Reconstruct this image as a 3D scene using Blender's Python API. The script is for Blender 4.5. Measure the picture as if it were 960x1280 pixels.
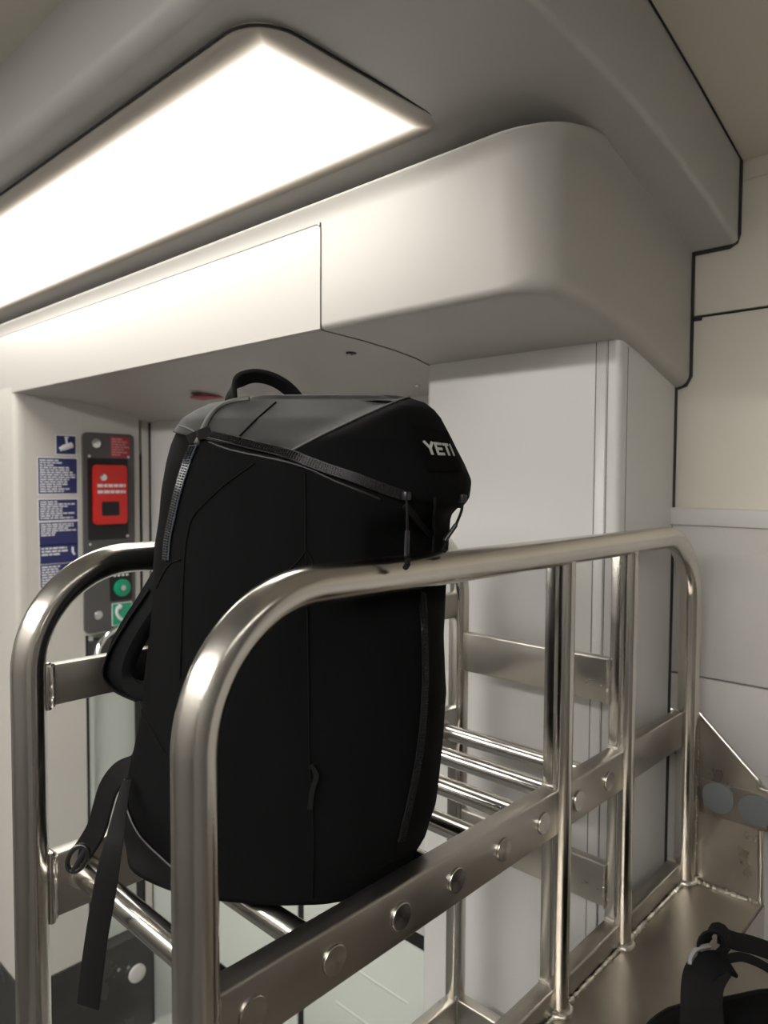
import bpy, bmesh, math, random
from mathutils import Vector, Matrix, noise
from mathutils.bvhtree import BVHTree
random.seed(7)
for o in list(bpy.data.objects): bpy.data.objects.remove(o)
SC = bpy.context.scene
COL = SC.collection
V = Vector
# ------------------------------------------------------------------ camera, world, exposure
H = 2.29                                   # camera height over the vestibule floor; all points below are relative to the camera
F, PITCH, ROLL, YAW = 907.5, .04377, .00552, .75291
FW = V((math.cos(YAW)*math.cos(PITCH), math.sin(YAW)*math.cos(PITCH), -math.sin(PITCH)))
RI = V((math.sin(YAW), -math.cos(YAW), 0)); UP = RI.cross(FW)
RI, UP = RI*math.cos(ROLL)+UP*math.sin(ROLL), UP*math.cos(ROLL)-RI*math.sin(ROLL)
cd = bpy.data.cameras.new('camera'); cam = bpy.data.objects.new('camera', cd); COL.objects.link(cam)
cam.matrix_world = Matrix(((RI.x, UP.x, -FW.x, 0), (RI.y, UP.y, -FW.y, 0), (RI.z, UP.z, -FW.z, H), (0, 0, 0, 1)))
cd.sensor_fit = 'HORIZONTAL'; cd.sensor_width = 36; cd.lens = F/960*36; cd.clip_start = .02
cd.dof.use_dof = True; cd.dof.focus_distance = .95; cd.dof.aperture_fstop = 8
SC.camera = cam
SC.view_settings.view_transform = 'Standard'; SC.view_settings.look = 'None'
SC.view_settings.gamma = 1; SC.view_settings.use_curve_mapping = False
SC.view_settings.exposure = 0.0
w = bpy.data.worlds.new('world'); SC.world = w; w.use_nodes = True
w.node_tree.nodes['Background'].inputs[0].default_value = (.5, .5, .52, 1)
w.node_tree.nodes['Background'].inputs[1].default_value = .05
LAMP_W = 6.4                                # strength of the visible lit ceiling panel
FILL2_W = 37.0  # unseen panel added to fill the walls and column
FILL3_W = 6.5  # unseen panel added to brighten the end wall

def ray(x, y): return FW+RI*((x-480)/F)-UP*((y-640)/F)
def on(x, y, ax, val):
    d = ray(x, y); return d*(val/d['XYZ'.index(ax)])

# ------------------------------------------------------------------ materials
def mat(name, col, rough=.5, metal=0, bump=None, var=None, sheen=0, coat=0, spec=.5, trans=0, emit=None, aniso=0, coords='Object'):
    m = bpy.data.materials.new(name); m.use_nodes = True; nt = m.node_tree; N = nt.nodes; L = nt.links
    b = N['Principled BSDF']; b.inputs['Base Color'].default_value = (*col, 1)
    b.inputs['Roughness'].default_value = rough; b.inputs['Metallic'].default_value = metal
    b.inputs['Sheen Weight'].default_value = sheen; b.inputs['Coat Weight'].default_value = coat
    b.inputs['Specular IOR Level'].default_value = spec; b.inputs['Transmission Weight'].default_value = trans
    b.inputs['Anisotropic'].default_value = aniso
    tc = N.new('ShaderNodeTexCoord')
    if emit:
        b.inputs['Emission Color'].default_value = (*emit[0], 1); b.inputs['Emission Strength'].default_value = emit[1]
    def noise_tex(scale, stretch=(1, 1, 1), detail=4):
        mp = N.new('ShaderNodeMapping'); mp.inputs['Scale'].default_value = stretch; L.new(tc.outputs[coords], mp.inputs[0])
        n = N.new('ShaderNodeTexNoise'); n.inputs['Scale'].default_value = scale; n.inputs['Detail'].default_value = detail
        L.new(mp.outputs[0], n.inputs[0]); return n
    if var:      # (scale, stretch, amount, roughness amount)
        n = noise_tex(var[0], var[1])
        mx = N.new('ShaderNodeMix'); mx.data_type = 'RGBA'; a = var[2]
        mx.inputs[6].default_value = (*[c*(1-a) for c in col], 1); mx.inputs[7].default_value = (*[min(1, c*(1+a)) for c in col], 1)
        L.new(n.outputs['Fac'], mx.inputs[0]); L.new(mx.outputs[2], b.inputs['Base Color'])
        if len(var) > 3 and var[3]:
            mr = N.new('ShaderNodeMapRange'); mr.inputs[3].default_value = max(.02, rough-var[3]); mr.inputs[4].default_value = rough+var[3]
            mr.inputs[1].default_value = .25; mr.inputs[2].default_value = .75
            L.new(n.outputs['Fac'], mr.inputs[0]); L.new(mr.outputs[0], b.inputs['Roughness'])
    if bump:     # (scale, stretch, strength, distance)
        n = noise_tex(bump[0], bump[1], 3); bp = N.new('ShaderNodeBump')
        bp.inputs['Strength'].default_value = bump[2]; bp.inputs['Distance'].default_value = bump[3]
        L.new(n.outputs['Fac'], bp.inputs['Height']); L.new(bp.outputs[0], b.inputs['Normal'])
    return m

M = {}
def build_materials():
    shell = (.45, .435, .405)
    M['shell'] = mat('moulded_grey_plastic', shell, .42, bump=(900, (1, 1, 1), .12, .0004), spec=.4)
    M['ceil'] = mat('satin_grey_ceiling', (.50, .49, .475), .38, bump=(900, (1, 1, 1), .1, .0004), spec=.4)
    M['column'] = mat('satin_grey_column', (.60, .595, .58), .33, bump=(700, (1, 1, 1), .08, .0003))
    M['cream'] = mat('cream_wall_panel', (.70, .665, .585), .5, bump=(600, (1, 1, 1), .1, .0003), spec=.35)
    M['greywall'] = mat('grey_wall_panel', (.58, .565, .545), .5, bump=(600, (1, 1, 1), .1, .0003), spec=.35)
    M['seamgrey'] = mat('grey_joint', (.10, .10, .10), .7)
    M['far'] = mat('dark_grey_wall', (.16, .155, .15), .5)
    M['ledge'] = mat('pale_ledge', (.58, .57, .55), .4)
    M['tan'] = mat('pale_tan_panel', (.52, .50, .46), .45)
    M['door'] = mat('pale_green_door', (.56, .60, .555), .22, coat=.3)
    M['rubber'] = mat('black_rubber_seal', (.008, .008, .009), .6)
    M['dark'] = mat('dark_gap', (.012, .012, .012), .8)
    M['kick'] = mat('dark_grey_kick_panel', (.045, .043, .042), .22, var=(8, (1, 1, 1), .3, .1))
    M['ebox'] = mat('charcoal_device_panel', (.075, .072, .074), .4, bump=(900, (1, 1, 1), .1, .0003))
    M['red'] = mat('red_handle_plastic', (.62, .02, .015), .35)
    M['darkred'] = mat('dark_red_print', (.35, .03, .05), .5)
    M['white'] = mat('white_print', (.75, .75, .78), .5)
    M['pink'] = mat('pale_red_print', (.55, .25, .25), .5)
    M['blue'] = mat('navy_print', (.018, .022, .11), .45)
    M['green'] = mat('green_plastic', (.0, .28, .15), .35)
    M['greensign'] = mat('green_print', (.02, .32, .17), .5)
    M['chrome'] = mat('chrome', (.85, .85, .85), .08, 1)
    M['screw'] = mat('screw_steel', (.6, .6, .6), .25, 1)
    st = (.60, .575, .53)
    M['steel_v'] = mat('brushed_steel_tube', st, .21, 1, bump=(260, (1, 1, .05), .10, .0006), var=(30, (2, 2, .12), .10, .05))
    M['steel_x'] = mat('brushed_steel_long', st, .27, 1, bump=(260, (.05, 1, 1), .10, .0006), var=(30, (.12, 2, 2), .10, .05))
    M['steel_y'] = mat('polished_steel_slat', (.62, .60, .56), .2, 1, bump=(260, (1, .05, 1), .06, .0004), var=(30, (2, .12, 2), .06, .04))
    M['arch'] = mat('brushed_steel_arch', (.64, .61, .56), .2, 1, bump=(520, (1, 1, 1), .12, .0004), var=(26, (1, 1, .3), .08, .04))
    M['flat'] = mat('ground_steel_bar', (.42, .395, .36), .34, 1, bump=(260, (.08, 1, 1), .12, .0006), var=(14, (.5, 2, 2), .16, .08))
    M['flat_end'] = mat('ground_steel_crossbar', (.62, .59, .53), .33, 1, bump=(240, (1, .1, 1), .12, .0006), var=(16, (1, .6, 1), .16, .08))
    M['deck'] = mat('brown_steel_sheet', (.36, .33, .29), .36, 1, bump=(60, (1, 1, 1), .05, .001), var=(7, (1, 1, 1), .22, .12))
    M['plate'] = mat('scuffed_steel_plate', (.38, .355, .32), .32, 1, bump=(200, (1, 1, .2), .1, .0006), var=(20, (1, 1, .6), .25, .1))
    M['weld'] = mat('weld_bead', (.72, .69, .63), .3, 1, bump=(300, (1, 1, 1), .5, .002))
    M['cap'] = mat('turned_steel_cap', (.5, .48, .45), .22, 1, aniso=.85, bump=(300, (1, 1, 1), .03, .0003))
    nt = M['cap'].node_tree; tg = nt.nodes.new('ShaderNodeTangent'); tg.direction_type = 'RADIAL'; tg.axis = 'Y'
    nt.links.new(tg.outputs[0], nt.nodes['Principled BSDF'].inputs['Tangent'])
    M['disc'] = mat('grey_rubber_disc', (.12, .13, .135), .55)
    M['floor'] = mat('speckled_grey_floor', (.10, .10, .095), .35, var=(150, (1, 1, 1), .2))
    fb = (1.0, 1.0, 1.0)
    M['fabric'] = mat('black_ripstop_fabric', (.0030, .0030, .0034), .8, bump=(1500, (1, 1, 2.4), .5, .0012), spec=.08)
    M['lidlit'] = mat('black_fabric_lit_top', (.0115, .011, .0106), .62, sheen=.12, bump=(1500, (1, 1, 2.4), .5, .0012), spec=.22)  # lighter black: lamp light on the lid top painted into the colour
    M['boot'] = mat('coated_black_fabric', (.004, .004, .0042), .55, bump=(500, (1, 1, 1), .2, .0006), spec=.15)
    M['pipe'] = mat('grey_piping', (.09, .088, .085), .6)
    M['seam'] = mat('black_piping', (.002, .002, .002), .8, spec=.1)
    M['web'] = mat('black_webbing', (.006, .006, .0065), .75, bump=(1800, (1, 1, .25), .5, .001), spec=.15)
    M['pad'] = mat('black_strap_mesh', (.005, .005, .0055), .85, bump=(1400, (1, 1, 1), .5, .001), spec=.1)
    M['tape'] = mat('zip_tape', (.006, .006, .0065), .4, spec=.3)
    M['bluetape'] = mat('blue_grey_zip_tape', (.035, .042, .055), .3)
    M['teeth'] = mat('zip_teeth', (.009, .0088, .0085), .4, spec=.2)
    M['plastic'] = mat('black_plastic', (.01, .01, .01), .3)
    M['patch'] = mat('black_loop_patch', (.0015, .0015, .0015), .95, bump=(2500, (1, 1, 1), 1, .002), spec=.1)
    M['logo'] = mat('light_grey_lettering', (.38, .38, .37), .5)
    M['greypad'] = mat('grey_pad', (.16, .155, .15), .6)
build_materials()

def lamp_mat(name, x0, x1, y0, y1, s, edge):
    # backlit diffuser: the light boards behind it stop short of the frame, so it gives off less light along its rim
    m = bpy.data.materials.new(name); m.use_nodes = True; nt = m.node_tree; N = nt.nodes; L = nt.links
    b = N['Principled BSDF']; b.inputs['Base Color'].default_value = (.5, .46, .41, 1); b.inputs['Roughness'].default_value = .4
    geo = N.new('ShaderNodeNewGeometry'); sp = N.new('ShaderNodeSeparateXYZ'); L.new(geo.outputs['Position'], sp.inputs[0])
    def mth(op, a, c):
        n = N.new('ShaderNodeMath'); n.operation = op
        for i, v in enumerate((a, c)):
            if isinstance(v, (int, float)): n.inputs[i].default_value = v
            else: L.new(v, n.inputs[i])
        return n.outputs[0]
    X, Y = sp.outputs[0], sp.outputs[1]
    d = mth('MINIMUM', mth('MINIMUM', mth('SUBTRACT', X, x0), mth('SUBTRACT', x1, X)), mth('MINIMUM', mth('SUBTRACT', Y, y0), mth('SUBTRACT', y1, Y)))
    mr = N.new('ShaderNodeMapRange'); mr.interpolation_type = 'SMOOTHSTEP'
    L.new(d, mr.inputs[0]); mr.inputs[1].default_value = .006; mr.inputs[2].default_value = edge; mr.inputs[3].default_value = .018; mr.inputs[4].default_value = 1
    pw = mth('POWER', mr.outputs[0], 2.4)
    cr = N.new('ShaderNodeMix'); cr.data_type = 'RGBA'; cr.inputs[6].default_value = (1, .82, .62, 1); cr.inputs[7].default_value = (1, .965, .91, 1)
    L.new(mr.outputs[0], cr.inputs[0]); L.new(cr.outputs[2], b.inputs['Emission Color'])
    L.new(mth('MULTIPLY', pw, s), b.inputs['Emission Strength'])
    return m

# ------------------------------------------------------------------ mesh helpers (points in camera-relative metres)
def box(bm, x0, x1, y0, y1, z0, z1, bev=0, seg=2):
    vs = [bm.verts.new((x, y, z)) for x in (x0, x1) for y in (y0, y1) for z in (z0, z1)]
    fs = [bm.faces.new([vs[i] for i in q]) for q in ((0, 1, 3, 2), (4, 6, 7, 5), (0, 4, 5, 1), (2, 3, 7, 6), (0, 2, 6, 4), (1, 5, 7, 3))]
    if bev:
        es = list({e for f in fs for e in f.edges})
        bmesh.ops.bevel(bm, geom=es, offset=bev, segments=seg, profile=.5, affect='EDGES')
def BX(*a, **k):
    bm = bmesh.new(); box(bm, *a, **k); return bm
def prism(poly, ax, a, b):
    bm = bmesh.new(); o = [i for i in range(3) if i != ax]
    rows = []
    for t in (a, b):
        r = []
        for p in poly:
            c = [0, 0, 0]; c[ax] = t; c[o[0]] = p[0]; c[o[1]] = p[1]; r.append(bm.verts.new(c))
        rows.append(r)
    n = len(poly)
    for i in range(n): bm.faces.new((rows[0][i], rows[0][(i+1) % n], rows[1][(i+1) % n], rows[1][i]))
    bm.faces.new(rows[0]); bm.faces.new(rows[1][::-1])
    bmesh.ops.recalc_face_normals(bm, faces=bm.faces)
    return bm
def smooth_path(pts, n=8, closed=False):
    P = [V(p) for p in pts]; out = []; m = len(P)
    for i in range(m if closed else m-1):
        g = lambda k: P[k % m] if closed else P[min(max(k, 0), m-1)]
        a, b, c, d = g(i-1), g(i), g(i+1), g(i+2)
        for j in range(n):
            t = j/n
            out.append(.5*((2*b)+(c-a)*t+(2*a-5*b+4*c-d)*t*t+(3*b-a-3*c+d)*t**3))
    if not closed: out.append(P[-1])
    return out
def tube(bm, path, r, seg=16, cap=True, jitter=0, closed=False):
    P = [V(p) for p in path]; n = len(P)
    t0 = (P[1]-P[0]).normalized(); up = V((0, 0, 1)) if abs(t0.z) < .9 else V((1, 0, 0))
    nrm = (up-t0*up.dot(t0)).normalized(); rings = []
    for i, p in enumerate(P):
        t = (P[(i+1) % n]-P[i-1] if closed else (P[min(i+1, n-1)]-P[max(i-1, 0)])).normalized()
        nrm = (nrm-t*nrm.dot(t)).normalized(); bi = t.cross(nrm)
        rr = (r[i] if isinstance(r, (list, tuple)) else r)*(1+random.uniform(-jitter, jitter))
        rings.append([bm.verts.new(p+(nrm*math.cos(a)+bi*math.sin(a))*rr) for a in [2*math.pi*k/seg for k in range(seg)]])
    for i in range(n if closed else n-1):
        a, b = rings[i], rings[(i+1) % n]
        for k in range(seg): bm.faces.new((a[k], a[(k+1) % seg], b[(k+1) % seg], b[k]))
    if cap and not closed: bm.faces.new(rings[0][::-1]); bm.faces.new(rings[-1])
def TB(*a, **k):
    bm = bmesh.new(); tube(bm, *a, **k); return bm
def cyl(bm, c, axis, r, h, seg=32, bev=0):
    c = V(c); ax = V(axis).normalized()
    pr = [(r-bev, 0), (r, bev)] if bev else [(r, 0)]
    prof = [(r, 0), (r, h-bev), (r-bev*.3, h-bev*.3), (r-bev, h)] if bev else [(r, 0), (r, h)]
    u = ax.orthogonal().normalized(); v = ax.cross(u); rings = []
    for (rr, hh) in prof: rings.append([bm.verts.new(c+ax*hh+(u*math.cos(a)+v*math.sin(a))*rr) for a in [2*math.pi*k/seg for k in range(seg)]])
    for a, b in zip(rings, rings[1:]):
        for k in range(seg): bm.faces.new((a[k], a[(k+1) % seg], b[(k+1) % seg], b[k]))
    bm.faces.new(rings[0][::-1]); bm.faces.new(rings[-1])
def CY(*a, **k):
    bm = bmesh.new(); cyl(bm, *a, **k); return bm
def ribbon(bm, path, widths, sides, th):
    # flat strap: cross-section a thin rounded rectangle, 'sides' gives the width direction
    P = [V(p) for p in path]; n = len(P); rings = []
    for i, p in enumerate(P):
        t = (P[min(i+1, n-1)]-P[max(i-1, 0)]).normalized()
        s = V(sides[i] if isinstance(sides, list) else sides); s = (s-t*s.dot(t)).normalized(); nn = t.cross(s)
        w_ = (widths[i] if isinstance(widths, list) else widths)/2; h = (th[i] if isinstance(th, list) else th)/2
        rings.append([bm.verts.new(p+s*(a*w_)+nn*(b*h)) for a, b in ((-1, -.4), (-1+.12, -1), (0, -1.05), (1-.12, -1), (1, -.4), (1, .4), (1-.12, 1), (0, 1.05), (-1+.12, 1), (-1, .4))])
    m = 10
    for a, b in zip(rings, rings[1:]):
        for k in range(m): bm.faces.new((a[k], a[(k+1) % m], b[(k+1) % m], b[k]))
    bm.faces.new(rings[0][::-1]); bm.faces.new(rings[-1])
def RB(*a, **k):
    bm = bmesh.new(); ribbon(bm, *a, **k); return bm

ROOTS = []
def org(o):
    p = V((0, 0, 0))
    while o is not None: p = p+V(o.location); o = o.parent
    return p
def obj(name, bm, m, parent=None, loc=None, smooth=True, angle=38, label=None, kind=None, mesh=None):
    if mesh is None:
        bmesh.ops.recalc_face_normals(bm, faces=bm.faces)
        if loc is None:
            xs = [v.co for v in bm.verts]
            loc = V([(min(c[i] for c in xs)+max(c[i] for c in xs))/2 for i in range(3)])
            if parent is None: loc.z = min(c.z for c in xs)
        loc = V(loc)
        for v in bm.verts: v.co -= loc
        mesh = bpy.data.meshes.new(name); bm.to_mesh(mesh); bm.free()
        mesh.materials.append(M[m] if isinstance(m, str) else m)
        if smooth:
            mesh.shade_smooth(); mesh.set_sharp_from_angle(angle=math.radians(angle))
    o = bpy.data.objects.new(name, mesh); COL.objects.link(o)
    o.location = V(loc)-(org(parent) if parent else V((0, 0, 0)))
    if parent: o.parent = parent
    else: ROOTS.append(o)
    if label: o['label'] = label
    if kind: o['kind'] = kind
    return o
def thing(name, loc, label=None, cat=None, group=None, kind=None):
    o = bpy.data.objects.new(name, None); COL.objects.link(o); o.location = V(loc); o.empty_display_size = .05
    if label: o['label'] = label
    if cat: o['category'] = cat
    if group: o['group'] = group
    if kind: o['kind'] = kind
    ROOTS.append(o); return o
def tag(o, label, cat, group=None):
    o['label'] = label; o['category'] = cat
    if group: o['group'] = group
    return o
def inst(src, loc, parent):
    o = src.copy(); COL.objects.link(o); o.parent = parent; o.location = V(loc)-org(parent); return o

ZF = -H
def interp(x, xs, ys):
    if x <= xs[0]: return ys[0]
    for i in range(len(xs)-1):
        if x <= xs[i+1]: return ys[i]+(ys[i+1]-ys[i])*(x-xs[i])/(xs[i+1]-xs[i])
    return ys[-1]
def sm(x): x = max(0, min(1, x)); return x*x*(3-2*x)
# ------------------------------------------------------------------ setting: floor, walls, ceilings
obj('floor', BX(-1.5, 1.9, -1.8, 3.7, ZF-.05, ZF), 'floor', kind='structure', smooth=False)
XW = 1.6
def wall_right():
    root = thing('wall_right', (XW+.05, -.4, ZF), kind='structure', label='cream and grey panelled end wall with a ledge at mid height')
    obj('backing', BX(XW+.012, XW+.06, -1.8, 3.7, ZF, 1.0), 'dark', root)
    def pan(y0, y1, z0, z1, m, xo=0, **k): return obj('wall_panel', BX(XW+xo, XW+.014+xo, y0, y1, z0, z1, bev=.0015), m, root, **k)
    pan(-1.8, .72, .355, .615, 'cream'); pan(-1.8, .72, .6165, .95, 'cream', .004)
    pan(-1.8, .72, -.062, .3495, 'cream')
    pan(-1.8, .72, -.419, -.093, 'greywall'); pan(-1.8, .72, -.60, -.4225, 'greywall'); pan(-1.8, .72, ZF, -.602, 'greywall')
    obj('ledge_underside', prism([(XW-.014, -.0925), (XW+.008, -.0925), (XW+.008, -.146), (XW-.001, -.146)], 1, -1.8, .63), 'greywall', root, smooth=False)
    obj('ledge', BX(XW-.022, XW+.01, -1.8, .634, -.093, -.056, bev=.003), 'ledge', root, label='pale projecting ledge')
wall_right()
def shell():
    o = obj('wall_front', BX(-1.5, 1.9, -1.85, -1.8, ZF, 1.0), 'far', kind='structure', smooth=False); o['label'] = 'plain grey vestibule wall on the near side'
    o = obj('wall_back', BX(-1.5, .98, 3.6, 3.65, ZF, 1.0), 'far', kind='structure', smooth=False); o['label'] = 'plain grey wall at the far end of the vestibule'
    o = obj('wall_left', BX(-1.55, -1.5, -1.85, 3.65, ZF, 1.0), 'far', kind='structure', smooth=False); o['label'] = 'plain grey vestibule wall left of the camera'
    # upper ceiling: flat, then falling towards the end wall
    root = thing('ceiling', (0, 0, .76), kind='structure', label='upper vestibule ceiling falling towards the end wall')
    pr = [(.36, .76), (1.139, .76), (1.354, .715), (1.6, .655), (1.6, .70), (1.354, .76), (1.139, .81), (.36, .81)]
    obj('ceiling_panel', prism(pr, 1, -1.8, 3.7), 'cream', root, angle=25, label='smooth warm grey ceiling panel')
    obj('ceiling_panel', BX(-1.5, .356, -1.8, 3.7, .76, .81), 'ceil', root, label='flat ceiling panel with rows of small holes')
    bm = bmesh.new()
    for i in range(9):
        for j in range(90):
            cyl(bm, (.30-i*.014-(j % 2)*.003, .9+j*.014, .7605), (0, 0, -1), .0028, .0012, seg=6)
    obj('perforation', bm, 'dark', root, kind='stuff')
shell()

def bevel_mod(o, width, seg=4, ang=40, weight=False):
    md = o.modifiers.new('bevel', 'BEVEL'); md.width = width; md.segments = seg
    if weight: md.limit_method = 'WEIGHT'
    else: md.limit_method = 'ANGLE'; md.angle_limit = math.radians(ang)
    md.harden_normals = True
    return o
# the dropped ceiling box that carries the lamp
LB = [(.515, .603), (.8, .598), (.95, .594), (1.05, .588), (1.13, .580), (1.2, .571), (1.29, .556), (1.38, .538), (1.476, .516), (1.54, .500), (1.59, .487)]
def drop_ceiling():
    root = thing('trim_1', (1.0, 1.9, .6), kind='structure', label='dropped grey ceiling box holding the long lit panel')
    poly = [(x, z) for x, z in LB]+[(1.59, .85), (.515, .85)]
    bm = prism(poly, 1, .504, 3.6)
    bl = bm.edges.layers.float.new('bevel_weight_edge')
    for e in bm.edges:
        a, b = e.verts; ya, yb = abs(a.co.y-.504) < 1e-4, abs(b.co.y-.504) < 1e-4
        if ya and yb and a.co.z < .7 and b.co.z < .7: e[bl] = .28
        if ya and yb and a.co.x < .52 and b.co.x < .52: e[bl] = 1
        if a.co.x < .52 and b.co.x < .52 and a.co.z < .7 and b.co.z < .7: e[bl] = .8
    o = obj('ceiling_box', bm, 'ceil', root, angle=60); bevel_mod(o, .035, 6, weight=True)
    o.data.shade_smooth()
    # black rubber seals where the mouldings meet the wall
    poly = [(.498, .484), (.498, .70), (.60, .70), (.60, .478)]
    obj('rubber_seal', prism([(.522, .4815), (.506, .490), (.5008, .508), (.5008, .655), (3.4, .655), (3.4, .4815)], 0, 1.588, 1.599), 'rubber', root)
    obj('rubber_seal', TB([V((x, .5025, z)) for x, z in ((.50, .758), (1.139, .757), (1.354, .712), (1.592, .655))], .0018, seg=8), 'rubber', root)
drop_ceiling()

SB = [(.983, .300), (1.1, .296), (1.2, .289), (1.27, .281), (1.323, .270), (1.39, .256), (1.45, .241), (1.52, .222), (1.59, .204)]
def soffit():
    root = thing('trim_2', (1.3, 1.9, .28), kind='structure', label='bulky pale grey overhead soffit above the rack and door')
    def zx(T, x):
        return interp(x, [p[0] for p in T], [p[1] for p in T])
    ZT = [(.96, .541), (1.05, .561), (1.12, .577), (1.18, .582), (1.3, .575), (1.45, .56), (1.59, .53)]
    xs0, yc0, R0 = .983, .595, .078
    path = [(xs0, y, -1, 0) for y in (3.6, 2.8, 2.0, 1.4, 1.098, .9, .75, yc0+R0)]
    path += [(xs0+R0-R0*math.cos(t), yc0+R0-R0*math.sin(t), -math.cos(t), -math.sin(t)) for t in [math.radians(k*7.5) for k in range(1, 13)]]
    path += [(x, yc0, 0, -1) for x in (1.1, 1.15, 1.2, 1.235, 1.27, 1.295, 1.323, 1.355, 1.39, 1.42, 1.45, 1.485, 1.52, 1.555, 1.59)]
    bm = bmesh.new(); rows = []; n = len(path)
    for k, (x, y, nx, ny) in enumerate(path):
        rb = .012+.014*sm(-ny*1.2); z0, zt = zx(SB, x), zx(ZT, x)
        side = sm(-ny)
        pr = [(rb*(1-math.sin(math.radians(a_))), z0+rb*(1-math.cos(math.radians(a_)))) for a_ in (0, 18, 36, 54, 72, 90)]
        pr += [(0, z0+.08), (0, z0+.14), (0, zt-.036), (-.0015, zt-.027), (-.0045, zt-.018), (-.0095, zt-.0095), (-.0135, zt-.004), (-.0145, zt-.002), (-.014, zt), (-.009, zt+.002), (.05, zt+.012)]
        rows.append([bm.verts.new((x-nx*i_*1, y-ny*i_, z_)) for i_, z_ in [(rb+.022, z0+.0004)]+pr])
    for a_, b_ in zip(rows, rows[1:]):
        for i in range(len(a_)-1): bm.faces.new((a_[i], b_[i], b_[i+1], a_[i+1]))
    # underside
    xr = sorted(set([xs0+.012+k*.0055 for k in range(13)]+[x for x, _ in SB if x > 1.08]+[1.1, 1.235, 1.295, 1.355, 1.42, 1.485, 1.555]))
    def yin(x):
        if x >= xs0+R0: return yc0+.026
        t = math.acos(max(-1, min(1, (xs0+R0-x)/(R0-.014)))); rr = R0-(.012+.014*sm(math.sin(t)*1.2))
        return yc0+R0-math.sqrt(max(0, rr*rr-(xs0+R0-x)**2))
    prev = None
    for x in xr:
        cur = (bm.verts.new((x, yin(x)-.0015, zx(SB, x)+.0001)), bm.verts.new((x, 3.6, zx(SB, x)+.0001)))
        if prev: bm.faces.new((prev[0], cur[0], cur[1], prev[1]))
        prev = cur
    o = obj('soffit_shell', bm, 'shell', root, angle=60)
    obj('rubber_seal', prism([(.622, .200), (.603, .206), (.5918, .226), (.5918, .51), (.7, .51), (.7, .200)], 0, 1.588, 1.5995), 'rubber', root)
    obj('rubber_seal', BX(1.5985, 1.6005, .575, .60, .343, .352), 'rubber', root)
    # hinged access panel: on the leaning face and under the soffit
    def fp(y, z, out=.0): # a point on the leaning face
        return V((.983-out, y, z))
    y0, y1, z0, z1 = 1.098, 3.55, .302, .508
    bm = bmesh.new(); fr = []; r = .012
    out = [(y0, z0), (y0, z1-r)]+[(y0+r-r*math.cos(a), z1-r+r*math.sin(a)) for a in (.4, .8, 1.2)]+[(y0+r, z1), (y1, z1), (y1, z0)]
    ft = [bm.verts.new(fp(y, z, .0016)) for y, z in out]; bk = [bm.verts.new(fp(y, z, -.003)) for y, z in out]
    bm.faces.new(ft)
    for i in range(len(out)): bm.faces.new((ft[i], ft[(i+1) % len(out)], bk[(i+1) % len(out)], bk[i]))
    p = obj('access_panel', bm, 'shell', root, smooth=False)
    pts = [fp(y1, z1+.0015, .0005), fp(y0+r, z1+.0015, .0005), fp(y0+.003, z1-.004, .0005), fp(y0-.0012, z1-r, .0005), fp(y0-.0012, z0, .0005)]
    obj('panel_gap', TB(smooth_path(pts[1:], 4)[:], .0011, seg=6), 'dark', p); obj('panel_gap', TB(pts[:2], .0011, seg=6), 'dark', p)
    gp = [V((x, y0-.0012+.0*x, z-.0003)) for x, z in SB[:5]]; gp[0] = V((.984, y0-.0012, .3003))
    obj('panel_gap', TB(gp, .0014, seg=6), 'dark', p)
    # fasteners on the underside
    def under(px, py):
        best = None
        for k in range(400):
            x = .98+k*.0015
            q = on(px, py, 'X', x); zz = SB[0][1]
            for (xa, za), (xb, zb) in zip(SB, SB[1:]):
                if xa <= x <= xb: zz = za+(zb-za)*(x-xa)/(xb-xa)
            if best is None or abs(q.z-zz) < best[0]: best = (abs(q.z-zz), V((x, q.y, zz)))
        return best[1]
    c = under(439, 441); bm = CY(c+V((0, 0, .001)), (0, 0, -1), .012, .004, bev=.001)
    lk = obj('lock', bm, 'rubber', root, label='round quarter-turn lock in the soffit underside')
    bm = bmesh.new(); cyl(bm, c+V((-.006, 0, -.0025)), (0, 0, -1), .004, .003, 12); cyl(bm, c+V((.005, .003, -.0025)), (0, 0, -1), .004, .003, 12)
    obj('lock_pin', bm, 'chrome', lk)
    for px, py in ((48, 505), (133, 527), (522, 482)):
        c = under(px, py); obj('screw', CY(c+V((0, 0, .001)), (0, 0, -1), .008, .004, 16, bev=.001), 'screw', root)
    c = under(262, 497)
    o = obj('warning_disc', CY(c+V((0, 0, .0005)), (0, 0, -1), .062, .004, 40, bev=.001), 'darkred'); tag(o, 'dark red round disc under the grey soffit behind the backpack', 'disc')
    o = obj('ceiling_speaker', CY(c+V((-.15, -.52, .004)), (0, 0, -1), .03, .003, 30), 'ebox', root) if False else None
soffit()

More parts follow.
